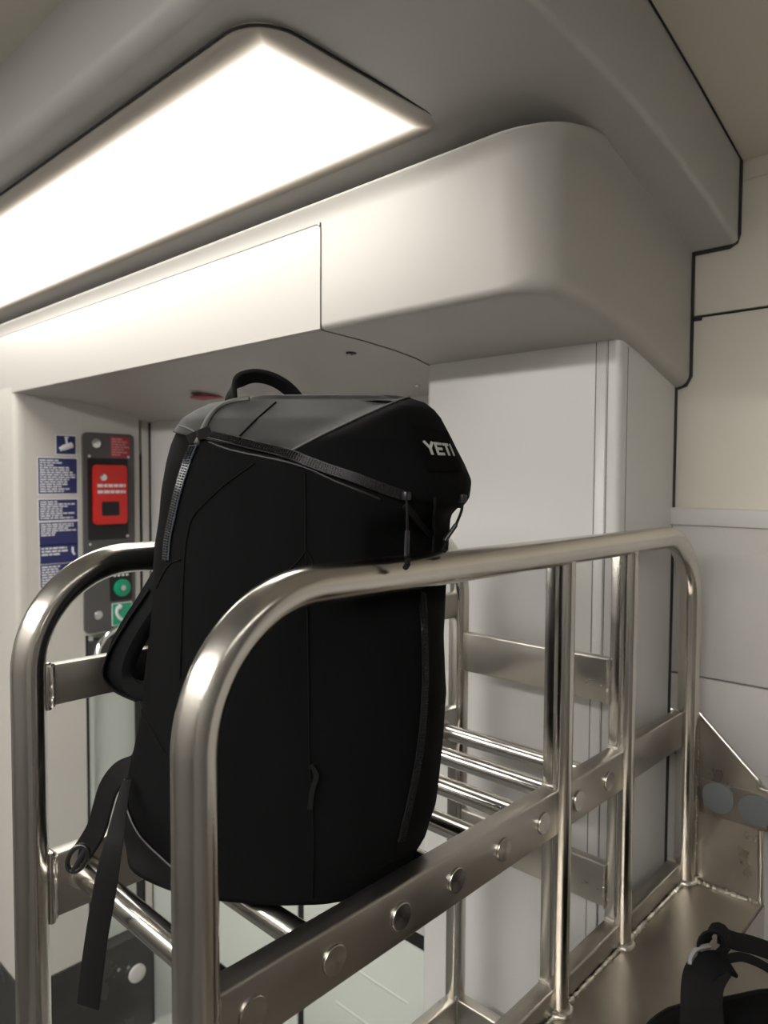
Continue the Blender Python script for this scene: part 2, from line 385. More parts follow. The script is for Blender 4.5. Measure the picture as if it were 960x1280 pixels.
# lamp
def lamp(name, x0, x1, y0, y1, z, strength, label, edge=.085):
    root = thing(name, ((x0+x1)/2, (y0+y1)/2, z), label=label, cat='light', group='long vestibule ceiling lights')
    def rr(x0, x1, y0, y1, r, n=8):
        out = []
        for cx, cy, a0 in ((x1-r, y1-r, 0), (x0+r, y1-r, 90), (x0+r, y0+r, 180), (x1-r, y0+r, 270)):
            for k in range(n+1):
                a = math.radians(a0+90*k/n); out.append((cx+r*math.cos(a), cy+r*math.sin(a)))
        return out
    bm = bmesh.new(); a = rr(x0, x1, y0, y1, .066); 
    lo = [bm.verts.new((x, y, z-.003)) for x, y in a]; li = [bm.verts.new((x, y, z-.005)) for x, y in rr(x0+.004, x1-.004, y0+.004, y1-.004, .063)]
    hi = [bm.verts.new((x, y, z+.004)) for x, y in a]
    n = len(a)
    for i in range(n):
        j = (i+1) % n; bm.faces.new((lo[i], lo[j], hi[j], hi[i])); bm.faces.new((lo[i], lo[j], li[j], li[i]))
    bm.faces.new(li); bm.faces.new(hi)
    obj('diffuser', bm, lamp_mat('lit_diffuser', x0, x1, y0, y1, strength, edge), root, angle=60)
    ring = [V((x, y, z-.0015)) for x, y in rr(x0-.003, x1+.003, y0-.003, y1+.003, .069)]
    obj('frame', TB(ring, .0017, seg=8, closed=True), 'dark', root)
lamp('ceiling_light', .583, .985, .775, 3.3, .5975, LAMP_W, 'long glowing white ceiling light set in the dropped grey ceiling')

# column
XC, YC = 1.323, .624
def column():
    root = thing('wall_center', (1.45, .87, ZF), kind='structure', label='satin grey column between the door recess and the end wall')
    pr = [(XC+.014, YC), (1.595, YC), (1.595, 1.115), (XC, 1.115), (XC, YC+.014)]
    bm = prism([(XC+.012, YC), (1.595, YC), (1.595, 1.108), (XC+.012, 1.108), (XC+.003, 1.10), (XC, 1.09), (XC, YC+.012), (XC+.0035, YC+.0035)], 2, ZF, .30)
    obj('column_shell', bm, 'column', root, angle=50)
    for y, wd in ((.675, .0012), (.650, .0012)):
        obj('panel_gap', BX(XC-.0006, XC+.002, y-wd*.6, y+wd*.6, ZF, .275), 'seamgrey', root)
    obj('cover_strip', BX(XC-.0025, XC+.002, .6525, .6725, ZF, .272, bev=.0008), 'column', root)
    obj('panel_gap', BX(1.352, 1.3532, YC-.0006, YC+.002, ZF, .26), 'seamgrey', root)
    obj('rubber_seal', BX(1.586, 1.5995, YC-.001, YC+.02, ZF, .21), 'rubber', root)
column()

# recess: door and left jamb
YJ = 2.71
def door():
    root = thing('door_1', (1.53, 1.9, ZF), kind='structure', label='pale exterior door behind the rack')
    XD = 1.5
    obj('door_panel', BX(XD, XD+.04, 1.785, 2.74, ZF, -1.30, bev=.006), 'door', root)
    obj('door_panel', BX(XD, XD+.04, 1.1, 1.755, ZF, -1.30, bev=.006), 'door', root)
    obj('rubber_seal', BX(XD+.004, XD+.03, 1.756, 1.784, ZF, .3), 'rubber', root)
    obj('rubber_seal', BX(XD+.002, XD+.03, 1.1, 2.74, -1.298, -1.262), 'rubber', root)
    obj('door_panel', BX(XD+.004, XD+.04, 1.1, 1.755, -1.26, .3, bev=.004), 'column', root)
    obj('door_panel', BX(XD+.004, XD+.04, 1.785, 2.74, -1.26, .3, bev=.004), 'column', root)
    for z in (-1.475, -1.62): obj('raised_rib', BX(XD-.003, XD+.002, 1.30, 1.60, z-.004, z+.004, bev=.002), 'door', root)
door()
def jamb():
    root = thing('wall_jamb', (1.2, YJ+.1, ZF), kind='structure', label='pale jamb beside the door carrying notices and emergency controls')
    root.name = 'wall_side'
    D = YJ+.10
    obj('corner_post', prism([(.98, 3.6), (.98, YJ+.02), (.986, YJ+.006), (1.0, YJ), (1.02, YJ), (1.02, 3.6)], 2, -1.862, .32), 'tan', root, angle=50)
    obj('jamb_panel', BX(1.0205, 1.228, YJ, D, -1.862, .32), 'tan', root, smooth=False)
    obj('jamb_panel', BX(1.2285, 1.455, YJ, D, -.60, .32), 'tan', root, smooth=False)
    obj('jamb_panel', BX(1.470, 1.497, YJ, D, -1.862, .32), 'tan', root, smooth=False)
    obj('backing', BX(1.0, 1.60, D+.0, D+.04, ZF, .32), 'greywall', root, smooth=False)
    obj('rubber_seal', BX(1.4555, 1.4695, YJ+.006, D, -1.862, .10), 'rubber', root)
    obj('rubber_seal', BX(1.4975, 1.528, YJ-.004, D, ZF, .32), 'rubber', root)
    obj('rubber_seal', BX(1.2285, 1.240, YJ+.002, YJ+.06, -1.862, -.60), 'rubber', root)
    obj('jamb_panel', BX(1.262, 1.455, YJ+.055, YJ+.09, -1.862, -.60), 'door', root, smooth=False)
    obj('recess_lining', BX(1.2405, 1.262, YJ+.01, YJ+.09, -1.862, -.60), 'door', root, smooth=False)
    # small dark plate in the top of the recess
    obj('recess_plate', BX(1.23, 1.45, YJ+.004, YJ+.05, -.80, -.625, bev=.004), 'kick', root)
    obj('kick_panel', prism([(.974, 3.6), (.974, YJ+.015), (.995, YJ-.006), (1.494, YJ-.006), (1.494, D), (1.02, D), (1.02, 3.6)], 2, -2.272, -1.864), 'kick', root, angle=30, label='dark grey kick panel')
    obj('threshold', BX(.96, 1.6, 2.6, 3.6, ZF, -2.2725), 'ledge', root, smooth=False)
    b = obj('push_stud', CY((1.421, YJ-.004, -2.02), (0, -1, 0), .036, .012, 32, bev=.003), 'ledge', root, label='pale round stud on the kick panel')
    for px, py in ((148, 1212), (160, 1209)):
        p = on(px, py, 'Y', YJ-.006); obj('screw', CY(p, (0, -1, 0), .007, .003, 12), 'screw', root)
jamb()

# ------------------------------------------------------------------ emergency panel and notices
def rrect_prism(x0, x1, z0, z1, y0, y1, r, n=5):
    out = []
    for cx, cz, a0 in ((x1-r, z1-r, 0), (x0+r, z1-r, 90), (x0+r, z0+r, 180), (x1-r, z0+r, 270)):
        for k in range(n+1):
            a = math.radians(a0+90*k/n); out.append((cx+r*math.cos(a), cz+r*math.sin(a)))
    return prism(out, 1, y0, y1)
def text_rows(x0, x1, z0, z1, rows, y, frac=None, hgt=.55):
    bm = bmesh.new(); dz = (z1-z0)/rows
    for i in range(rows):
        z = z1-(i+.5)*dz; x = x0; end = x0+(x1-x0)*(frac[i % len(frac)] if frac else random.uniform(.5, 1))
        while x < end:
            wl = random.uniform(.008, .024); xe = min(x+wl, end)
            if xe-x > .003: box(bm, x, xe, y-.0007, y+.0003, z-dz*hgt/2, z+dz*hgt/2)
            x = xe+.0035
    return bm
def emergency():
    root = thing('emergency_panel', (1.32, YJ, -.21), label='tall charcoal panel with red pull handle and green call button beside the door', cat='control panel')
    y = YJ
    obj('face_plate', rrect_prism(1.222, 1.428, -.592, .175, y-.012, y+.001, .02), 'ebox', root)
    ins = obj('handle_recess', rrect_prism(1.238, 1.400, -.235, .078, y-.0135, y-.011, .008), 'rubber', root)
    h = obj('pull_handle', rrect_prism(1.256, 1.386, -.175, .052, y-.035, y-.014, .014), 'red', root, label='red pull handle')
    obj('finger_slot', rrect_prism(1.282, 1.352, -.142, -.088, y-.0365, y-.034, .005), 'rubber', h)
    obj('key_lock', CY((1.288, y-.035, .005), (0, -1, 0), .014, .006, 20, bev=.002), 'chrome', h)
    obj('lettering', text_rows(1.266, 1.378, -.062, -.015, 2, y-.0355, [1, 1], .5), 'white', h, kind='stuff')
    for x, z in ((1.245, .085), (1.402, .085), (1.245, -.25), (1.395, -.225)):
        obj('screw', CY((x, y-.012, z), (0, -1, 0), .0055, .003, 12), 'screw', root)
    obj('barrel_lock', CY((1.272, y-.012, .135), (0, -1, 0), .018, .006, 20, bev=.002), 'chrome', root)
    pl = obj('red_notice', BX(1.330, 1.408, y-.0132, y-.012, .082, .163), 'darkred', root)
    obj('lettering', text_rows(1.334, 1.404, .088, .158, 7, y-.0135, [.6, .9, .8, 1, .7, .9, .5]), 'pink', pl, kind='stuff')
    b = obj('button_plate', rrect_prism(1.322, 1.412, -.478, -.366, y-.016, y-.011, .006), 'rubber', root)
    g = obj('call_button', CY((1.369, y-.016, -.428), (0, -1, 0), .034, .01, 32, bev=.004), 'green', b, label='green call button')
    obj('button_center', CY((1.369, y-.026, -.428), (0, -1, 0), .011, .003, 20, bev=.001), 'screw', g)
    bm = bmesh.new()
    for k in range(4): box(bm, 1.335+k*.017, 1.345+k*.017, y-.0168, y-.0158, -.382, -.374)
    obj('lettering', bm, 'white', b, kind='stuff')
    s = obj('telephone_sign', BX(1.328, 1.412, y-.0135, y-.011, -.575, -.487), 'white', root, label='green sign with a white telephone receiver')
    obj('sign_face', BX(1.331, 1.409, y-.0142, y-.0130, -.572, -.490), 'greensign', s)
    P = smooth_path([(1.352, y-.0148, -.500), (1.347, y-.0148, -.525), (1.362, y-.0148, -.550), (1.385, y-.0148, -.562)], 6)
    bm = bmesh.new(); tube(bm, P, .0062, seg=8); tube(bm, [(1.352, y-.0148, -.499), (1.364, y-.0148, -.505)], .0095, seg=8); tube(bm, [(1.384, y-.0148, -.561), (1.389, y-.0148, -.550)], .0095, seg=8)
    obj('receiver_pictogram', bm, 'white', s)
    obj('barrel_lock', CY((1.272, y-.012, -.525), (0, -1, 0), .018, .006, 20, bev=.002), 'screw', root)
    for dx, dz in ((-.005, .008), (.003, -.002)): obj('lock_ring', TB([V((1.272+dx+.005*math.cos(a), y-.019, -.525+dz+.005*math.sin(a))) for a in [k*math.pi/6 for k in range(12)]], .0013, seg=6, closed=True), 'chrome', root)
emergency()
def notice(x0, x1, z0, z1, rows, fr, label, split=None):
    y = YJ
    root = thing('wall_notice', ((x0+x1)/2, y, z0), label=label, cat='sticker', group='navy printed notices on the jamb')
    obj('border', BX(x0-.003, x1+.003, y-.0010, y+.0005, z0-.003, z1+.003), 'white', root, smooth=False)
    obj('ground', BX(x0, x1, y-.0018, y-.0008, z0, z1), 'blue', root, smooth=False)
    if rows: obj('lettering', text_rows(x0+.005, x1-.004, (split if split is not None else z0+.004), z1-.004, rows, y-.0019, fr), 'white', root, kind='stuff')
    return root
notice(1.062, 1.203, -.056, .074, 14, [.55, .62, .4, .8, .8, .9, .97, .97, .8, .75, .75, .6, .85, .65], 'upper navy notice packed with rows of small white print')
notice(1.062, 1.203, -.154, -.078, 8, [.5, .95, .75, .6, .6, .97, .6, .9], 'short navy notice second from the top on the jamb')
notice(1.063, 1.204, -.244, -.161, 6, [.9, .9, .75, .97, .4, .4], 'navy notice with a blank lower strip, below the short one', split=-.212)
n4 = notice(1.064, 1.204, -.312, -.247, 3, [.7, .75, .5], 'navy notice with a small white symbol in its corner', split=-.285)
obj('symbol', TB([(1.183, YJ-.0025, -.256), (1.183, YJ-.0025, -.275), (1.190, YJ-.0025, -.285)], .004, seg=8), 'white', n4)
notice(1.064, 1.204, -.40, -.316, 8, [.5, .45, .6, .5, .55, .6], 'lowest navy notice, half hidden behind the bent tube')
cc = notice(1.128, 1.199, .090, .158, 0, None, 'square navy sign with a white security camera symbol')
bm = bmesh.new(); y = YJ-.0025
tube(bm, [(1.140, y, .106), (1.150, y, .112)], [.008, .0075], seg=8); tube(bm, [(1.150, y, .112), (1.186, y, .125)], [.0105, .0105], seg=8)
tube(bm, [(1.166, y, .125), (1.164, y, .150)], .004, seg=8); tube(bm, [(1.158, y, .152), (1.172, y, .152)], .003, seg=8)
obj('camera_symbol', bm, 'white', cc)
gp = [on(px, py, 'Y', YJ-.06) for px, py in ((119, 826), (124, 808), (135, 793), (150, 784), (166, 785), (180, 794), (187, 806))]
gp = [gp[0]+V((0, .062, 0))]+gp+[gp[-1]+V((0, .062, 0))]
o = obj('grab_handle', TB(smooth_path(gp, 6), .011, seg=14), 'chrome'); tag(o, 'bent chrome grab handle on the jamb below the charcoal panel', 'handle')

# ------------------------------------------------------------------ luggage rack
YA, YB = .559, .935          # planes of the two arches
XN, X1, X2, XE = .351, 1.008, 1.235, 1.530
RT, RP = .0212, .0155
ZR = -.108
def arch(xa, xb, y, zr, r, bend, za, zb):
    P = [V((xa, y, za)), V((xa, y, (za+zr-bend)/2)), V((xa, y, zr-bend-.001))]
    P += [V((xa+bend-bend*math.cos(t), y, zr-bend+bend*math.sin(t))) for t in [math.radians(a) for a in range(0, 91, 5)]]
    P += [V((xa+bend+.001+(xb-xa-2*bend)*k/6, y, zr)) for k in range(0, 7)]
    P += [V((xb-bend+bend*math.sin(t), y, zr-bend+bend*math.cos(t))) for t in [math.radians(a) for a in range(0, 91, 5)]]
    P += [V((xb, y, (zb+zr-bend)/2)), V((xb, y, zb))]
    return TB(P, r, seg=36)
def rack():
    R = thing('luggage_rack', (1.0, .75, ZF), label='brushed steel tube luggage rack with slatted shelf, deck and bent hoop rails', cat='luggage rack')
    obj('front_hoop', arch(XN, XE, YA, ZR, RT, .140, ZF+.01, -.838), 'arch', R, label='near bent steel hoop')
    obj('back_hoop', arch(XN, X2, YB, ZR, .0205, .135, ZF+.01, ZF+.01), 'arch', R, label='far bent steel hoop')
    for x in (X1, X2):
        obj('post', TB([V((x, YA, z)) for z in (-.836, -.6, -.4, ZR-.012)], RP, seg=28), 'steel_v', R)
        obj('post_bar', BX(x-.009, x+.006, YA+.004, YA+.03, -.80, ZR-.005, bev=.002), 'steel_v', R)
        obj('weld_bead', TB([V((x+.0185*math.cos(a), YA+.0185*math.sin(a), -.837)) for a in [k*math.pi/12 for k in range(24)]], .0045, seg=8, jitter=.25, closed=True), 'weld', R)
        obj('weld_bead', TB([V((x-.0095+random.uniform(-.0006, .0006), YA+.003, z)) for z in [-.79+k*.014 for k in range(49)]], .0022, seg=6, jitter=.35), 'weld', R)
        obj('weld_bead', TB([V((x+.017*math.cos(a), YA+.012*math.sin(a), ZR-.0165-.003*math.cos(a))) for a in [k*math.pi/10 for k in range(20)]], .003, seg=6, jitter=.3, closed=True), 'weld', R)
    # inner bar of the near and end posts
    obj('post_bar', BX(XN+.012, XN+.026, YA+.004, YA+.03, -.565, -.472, bev=.003), 'steel_v', R)
    obj('post_bar', BX(XN+.016, XN+.0245, YB-.015, YB+.015, -.568, -.474, bev=.003), 'steel_v', R)
    obj('post_bar', BX(XN+.016, XN+.0245, YB-.012, YB+.012, -.293, -.231, bev=.003), 'steel_v', R)
    obj('post_bar', BX(X2-.022, X2-.014, YB-.012, YB+.012, -1.6, -.25, bev=.003), 'steel_v', R)
    # shelf bars
    def bar(name, x0, x1, y0, y1, z0, z1, m='flat', **k): return obj(name, BX(x0, x1, y0, y1, z0, z1, bev=.0035, seg=3), m, R, **k)
    yf0, yf1 = YA+.0, YA+.03
    s1 = bar('shelf_bar', XN+.024, X1-.009, yf0, yf1, -.552, -.481)
    s2 = bar('shelf_bar', X1+.006, X2-.009, yf0, yf1, -.552, -.481)
    bar('side_bar', X2+.006, XE-.012, yf0+.004, yf1-.004, -.552, -.478)
    sb = bar('shelf_bar', XN+.022, X2-.014, YB-.012, YB+.012, -.562, -.480)
    bar('guard_bar', XN+.022, X2-.014, YB-.010, YB+.010, -.288, -.236)
    bar('base_bar', XN+.02, X2-.012, YB-.014, YB+.014, -1.175, -1.120, 'flat_end')
    bar('base_bar', XN+.02, X1-.009, yf0, yf1, -.838, -.800); bar('base_bar', X1+.006, X2-.009, yf0, yf1, -.838, -.800); bar('base_bar', X2+.006, XE-.014, yf0, yf1, -.838, -.800)
    bar('base_bar', X2-.014, X2+.014, YA+.03, YB-.014, -1.175, -1.12, 'flat_end')
    for z0, z1 in ((-.402, -.320), (-.780, -.701)):
        bar('end_bar', X2-.010, X2+.012, YA+.03, YB-.012, z0, z1, 'flat_end')
    # slats with their end caps
    first = None; cap = None
    for i in range(8):
        x = .413+i*.1078
        if first is None:
            first = obj('slat', TB([V((x, y, -.517)) for y in (YA+.028, .7, .8, YB-.010)], .0162, seg=28), 'steel_y', R)
            cap = obj('end_cap', CY((x, YA+.001, -.517), (0, -1, 0), .0165, .0050, 48, bev=.0012), 'cap', first, angle=14, label='turned steel end cap')
            ring = obj('weld_bead', TB([V((x+.0175*math.cos(a), YB-.013, -.517+.0175*math.sin(a))) for a in [k*math.pi/12 for k in range(24)]], .0038, seg=6, jitter=.3, closed=True), 'weld', first)
        else:
            s = inst(first, (x, org(first).y, org(first).z), R)
            for ch in (cap, ring):
                c = ch.copy(); COL.objects.link(c); c.parent = s
    # weld seams at the bar ends
    def wl(a, b, r=.0028, j=.35):
        a, b = V(a), V(b); n = max(4, int((b-a).length/.004))
        obj('weld_bead', TB([a+(b-a)*k/n+V([random.uniform(-.0005, .0005) for _ in range(3)]) for k in range(n+1)], r, seg=7, jitter=j), 'weld', R)
    for x in (X1-.009, X2-.009):
        wl((x, yf0, -.549), (x, yf0, -.484)); wl((x, yf0, -.481), (x, yf1, -.481), .0034)
        wl((x, yf0, -.800), (x, yf1, -.800), .004)
    wl((XN+.024, yf0, -.552), (XN+.024, yf0, -.484), .002)
    wl((XE-.014, yf0+.004, -.478), (XE-.014, yf1, -.478), .003); wl((XE-.014, yf0, -.80), (XE-.014, yf1, -.80), .004)
    for x, z0, z1 in ((XN+.0245, -.288, -.236), (XN+.0245, -.562, -.48)): wl((x, YB-.013, z0), (x, YB-.013, z1), .0025); wl((x, YB-.013, z1), (x, YB+.01, z1), .0028)
    for z0, z1 in ((-.402, -.320), (-.780, -.701)):
        wl((X2-.011, YA+.031, z0), (X2-.011, YA+.031, z1), .003); wl((X2-.011, YB-.013, z0), (X2-.011, YB-.013, z1), .0028)
    wl((X2-.014, YB, -1.118), (X2-.014, YB-.014, -1.118), .005)
    # deck
    bm = prism([(XN-.2, YA-.002), (XE+.02, YA-.002), (XE+.02, .413), (1.412, .413), (1.412, -.9), (XN-.2, -.9)], 2, -.846, -.84)
    # near edge of the deck runs below the frame
    obj('deck_sheet', prism([(.36, YA+.03), (XE+.018, YA+.03), (XE+.018, .413), (1.412, .413), (1.412, -.4), (.36, -.4)], 2, -.846, -.84), 'deck', R, smooth=False, label='brown-grey steel deck sheet'); bm.free()
    obj('deck_flange', BX(1.409, 1.413, -.4, .413, -.90, -.8465), 'plate', R, smooth=False)
    obj('deck_flange', BX(1.413, 1.56, .4105, .4145, -.93, -.8465), 'plate', R, smooth=False)
    obj('lower_tray', BX(1.413, 1.57, -.4, .41, -.935, -.93), 'plate', R, smooth=False)
    wl((1.416, .408, -.9), (1.416, -.2, -.9), .004)
    wl((X2+.02, YA-.004, -.8385), (XE-.025, YA-.004, -.8385), .0045, .45)
    wl((.95, YA-.004, -.8385), (X1-.025, YA-.004, -.8385), .0035, .45); wl((X1+.025, YA-.004, -.8385), (X2-.025, YA-.004, -.8385), .004, .45)
    wl((XE+.008, YA-.012, -.838), (1.541, .417, -.838), .0045, .45)
    obj('weld_bead', TB([V((XE+.023*math.cos(a), YA+.023*math.sin(a), -.837)) for a in [k*math.pi/12 for k in range(24)]], .0045, seg=8, jitter=.25, closed=True), 'weld', R)
    # gusset plate at the wall
    pg = [(.546, -.481), (.408, -.610), (.20, -.618), (.20, -.69), (.421, -.69), (.417, -.838), (.546, -.838)]
    g = obj('gusset_plate', prism(pg, 0, 1.545, 1.553), 'plate', R, smooth=False, label='scuffed steel gusset plate')
    obj('reinforcing_strip', BX(1.5435, 1.5455, .20, .537, -.690, -.618, bev=.0008), 'plate', g)
    obj('edge_rod', TB(smooth_path([(1.546, .546, -.479), (1.546, .43, -.588), (1.546, .405, -.609), (1.546, .20, -.617)], 6), .0052, seg=10), 'steel_y', g)
    obj('edge_rod', TB([(1.547, .418, -.69), (1.547, .414, -.838)], .006, seg=10), 'steel_v', g)
    for y, z in ((.4985, -.648), (.427, -.652)): obj('rubber_disc', CY((1.5435, y, z), (-1, 0, 0), .0315, .006, 40, bev=.0015), 'disc', g, label='grey rubber disc')
    wl((1.54, YA-.016, -.835), (1.54, YA-.016, -.485), .0035, .4)
    for z in (-.575, -.66): obj('spot_weld', CY((1.5445, .545, z), (-1, 0, 0), .006, .004, 12), 'screw' if z > -.6 else 'rubber', g)
rack()

# ------------------------------------------------------------------ backpack
PH = math.radians(-52)
DX = V((math.cos(PH), math.sin(PH), 0)); SX = V((DX.y, -DX.x, 0))
BC = V((.604, .752, 0))
TAB = [(.1045, .1685, .03), (.0994, .1851, .0886), (.0897, .1975, .1086), (.0794, .2057, .1228), (.0607, .2141, .1337), (.0403, .2235, .1398), (.0201, .2349, .1439),
       (-.0002, .2443, .1479), (-.0205, .2425, .1512), (-.0328, .2355, .1523), (-.0461, .2233, .1534), (-.0818, .2206, .1579), (-.1433, .217, .1613), (-.2051, .2165, .1647),
       (-.2777, .2214, .173), (-.3092, .2175, .18), (-.3741, .2107, .1951), (-.4167, .2069, .2013), (-.4633, .1935, .2044), (-.4962, .1702, .2005)]
def lerp_tab(z, k):
    T = TAB
    if z >= T[0][0]: return T[0][k]
    for a, b in zip(T, T[1:]):
        if b[0] <= z <= a[0]: return a[k]+(b[k]-a[k])*(a[0]-z)/(a[0]-b[0])
    return T[-1][k]
def half_w(z): return interp(z, [-.5, -.4, -.2, 0, .05, .09, .11], [.128, .132, .13, .122, .115, .085, .04])
CR0, CR1 = .044, 1.80
def lid_crease(z): return CR0+(z-.035)*CR1
def bag_pt(th, z, off=0, wr=1):
    n = 2.5-.35*sm((-.40-z)/.09); c, s = math.cos(th), math.sin(th)
    af, ab, b = lerp_tab(z, 1), lerp_tab(z, 2), half_w(z)
    p = math.copysign(abs(c)**(2/n), c)*((af if c > 0 else ab)+off)
    if z > -.01:
        f = sm((p-lid_crease(z))/.05+.5)
        b = b*f+(1-f)*interp(z, [-.01, .02, .045, .075, .095, .11], [.122, .116, .098, .066, .036, .012])
    q = math.copysign(abs(s)**(2/n), s)*(b+off)
    v = BC+DX*p+SX*q+V((0, 0, z))
    if wr:
        k = noise.noise(v*9+V((3, 1, 7)))*.004+noise.noise(V((v.x*26, v.y*26, v.z*12)))*.0016
        e = V((DX*c+SX*s)); v = v+e*k*wr
    # pressed in where it leans on the rails and bars
    def press(lo, hi, z0, z1, f):
        nonlocal v
        g = sm((z-(z0-f))/f)*sm(((z1+f)-z)/f)
        if v.y < lo: v.y += (lo-v.y)*g
        if v.y > hi: v.y += (hi-v.y)*g
    press(.587, .911, -.135, -.070, .04); press(-9, .917, -.292, -.232, .03); press(.592, .918, -.56, -.476, .02)
    return v
def surf(th_n, zs, off=0, cap_top=True, cap_bot=True, zf=None):
    bm = bmesh.new(); rows = []
    for j, z in enumerate(zs):
        rows.append([bm.verts.new(bag_pt(2*math.pi*i/th_n, zf(i, j) if zf else z, off)) for i in range(th_n)])
    for a, b in zip(rows, rows[1:]):
        for i in range(th_n): bm.faces.new((a[i], a[(i+1) % th_n], b[(i+1) % th_n], b[i]))
    for r, dz, yes in ((rows[0], -1, cap_bot), (rows[-1], 1, cap_top)):
        if not yes: continue
        prev = r; c = sum((v.co for v in r), V((0, 0, 0)))/len(r)
        for k, (f, h) in enumerate(((.93, .55), (.8, .85), (.5, 1.0))):
            H_ = .006 if dz > 0 else .004
            cur = [bm.verts.new(c+(v.co-c)*f+V((0, 0, dz*H_*h))) for v in r]
            for i in range(len(r)): bm.faces.new((prev[i], prev[(i+1) % len(r)], cur[(i+1) % len(r)], cur[i]))
            prev = cur
        bm.faces.new(prev)
    bmesh.ops.recalc_face_normals(bm, faces=bm.faces)
    return bm
TN = 144
ZB = -.497
def zcut_p(p): return interp(p, [-.16, -.12, 0, .1, .17, .24], [.068, .058, .034, .005, -.022, -.036])
def bag_p(th, z):
    c = math.cos(th); return math.copysign(abs(c)**.8, c)*(lerp_tab(z, 1) if c > 0 else lerp_tab(z, 2))
def zcut(th):
    z = .03
    for _ in range(6): z = zcut_p(bag_p(th, z))
    return z
bag = thing('backpack', (BC.x, BC.y, -.5), label='large black travel backpack standing upright on the rack slats', cat='backpack')
nz = 90
body_z = [ZB+(.094-ZB)*k/nz for k in range(nz+1)]
bmB = surf(TN, body_z)
BVH_B = BVHTree.FromBMesh(bmB)
obj('body', bmB, 'fabric', bag, angle=180)
# lid: same form, 5 mm proud, lower rim folded inwards along the zip
nl = 26
cuts = [zcut(2*math.pi*i/TN) for i in range(TN)]
bmL = surf(TN, list(range(nl+1)), off=.004, cap_bot=False, zf=lambda i, j: cuts[i]+(.1035-cuts[i])*(j/nl)**.9)
bmL.verts.ensure_lookup_table()
rim = [bmL.verts[i] for i in range(TN)]
inn = [bmL.verts.new(v.co+V((0, 0, .001))-(v.co-BC-V((0, 0, v.co.z))).normalized()*.012) for v in rim]
for i in range(TN): bmL.faces.new((rim[i], rim[(i+1) % TN], inn[(i+1) % TN], inn[i]))
bmesh.ops.recalc_face_normals(bmL, faces=bmL.faces)
BVH_L = BVHTree.FromBMesh(bmL)
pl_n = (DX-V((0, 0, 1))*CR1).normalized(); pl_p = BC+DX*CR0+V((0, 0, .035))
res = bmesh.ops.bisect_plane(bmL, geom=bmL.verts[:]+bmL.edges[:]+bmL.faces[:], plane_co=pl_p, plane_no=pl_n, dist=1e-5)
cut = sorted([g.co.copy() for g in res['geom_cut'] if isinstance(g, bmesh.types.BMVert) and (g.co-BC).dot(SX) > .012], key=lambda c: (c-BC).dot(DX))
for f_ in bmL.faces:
    f_.material_index = 1 if (f_.calc_center_median()-pl_p).dot(pl_n) > 0 else 0  # lit and shaded sides of the crease split by material colour
lid = obj('lid', bmL, 'lidlit', bag, angle=180); lid.data.materials.append(M['fabric'])

def hit(px, py, lift=0, which=None):
    d = ray(px, py).normalized(); best = None
    for t in ((BVH_B, BVH_L) if which is None else (which,)):
        h = t.ray_cast(V((0, 0, 0)), d)
        if h[0] is not None and (best is None or h[3] < best[2]): best = (h[0], h[1], h[3])
    if best is None: return None
    n = best[1] if best[1].dot(d) < 0 else -best[1]
    return best[0]+n*lift, n
def trace(pts, lift=0, dense=5, which=None):
    P = smooth_path([(x, y, 0) for x, y in pts], dense); out = []; nn = []
    for p in P:
        h = hit(p.x, p.y, lift, which)
        if h: out.append(h[0]); nn.append(h[1])
    return out, nn
def relax(P, k=2):
    for _ in range(k): P = [P[0]]+[(a+b*2+c)/4 for a, b, c in zip(P, P[1:], P[2:])]+[P[-1]]
    return P
def seam(pts, m='seam', r=.0013, lift=.0004, name='seam_piping', parent=bag, which=None, **k):
    P, _ = trace(pts, lift, 6, which)
    if len(P) > 3: return obj(name, TB(relax(P), r, seg=8), m, parent, **k)
def zipper(pts, width, tape='tape', name='zipper', parent=bag, flap=None, pitch=.0032, **k):
    P, Nn = trace(pts, .0022, 10); P = relax(P, 4); Nn = relax(Nn, 6)
    sides = [ (P[min(i+1, len(P)-1)]-P[max(i-1, 0)]).cross(Nn[i]).normalized() for i in range(len(P))]
    z = obj(name, RB(P, width, sides, .0022), tape, parent, **k)
    # interlocking teeth, two rows
    bm = bmesh.new(); acc = 0; last = P[0]; c = 0
    for i in range(1, len(P)):
        seg = (P[i]-P[i-1]).length; t = (P[i]-P[i-1]).normalized(); pos = 0
        while acc+(seg-pos) >= pitch:
            pos += pitch-acc; acc = 0; q = P[i-1]+t*pos; s = sides[i]; n = Nn[i].normalized()
            c += 1
            for sg in (-1, 1):
                o = q+s*(sg*width*.19)+n*.0016
                vs = [o+t*(a*pitch*.32)+s*(b*width*.15)+n*(h*.0011) for a in (-1, 1) for b in (-1, 1) for h in (-1, 1)]
                vv = [bm.verts.new(v) for v in vs]
                for f in ((0, 1, 3, 2), (4, 6, 7, 5), (0, 4, 5, 1), (2, 3, 7, 6), (0, 2, 6, 4), (1, 5, 7, 3)): bm.faces.new([vv[x] for x in f])
        acc += seg-pos
    obj('zip_teeth', bm, 'teeth', z, kind='stuff', smooth=False)
    return z
# seams on the side and front
seam([(318, 579), (300, 592), (275, 611), (255, 630), (241, 646), (235, 665), (231, 695), (228, 760), (225, 850)])
seam([(381, 592), (382, 640), (382, 687), (384, 740), (386, 860), (387, 950), (391, 1000), (392, 1060), (391, 1122)])
seam([(176, 885), (190, 912), (205, 938), (225, 965)])
seam([(382, 688), (374, 700), (362, 712)]); seam([(383, 688), (390, 700), (393, 715)])
seam([(226, 700), (214, 704), (205, 716), (196, 735)], r=.0012)
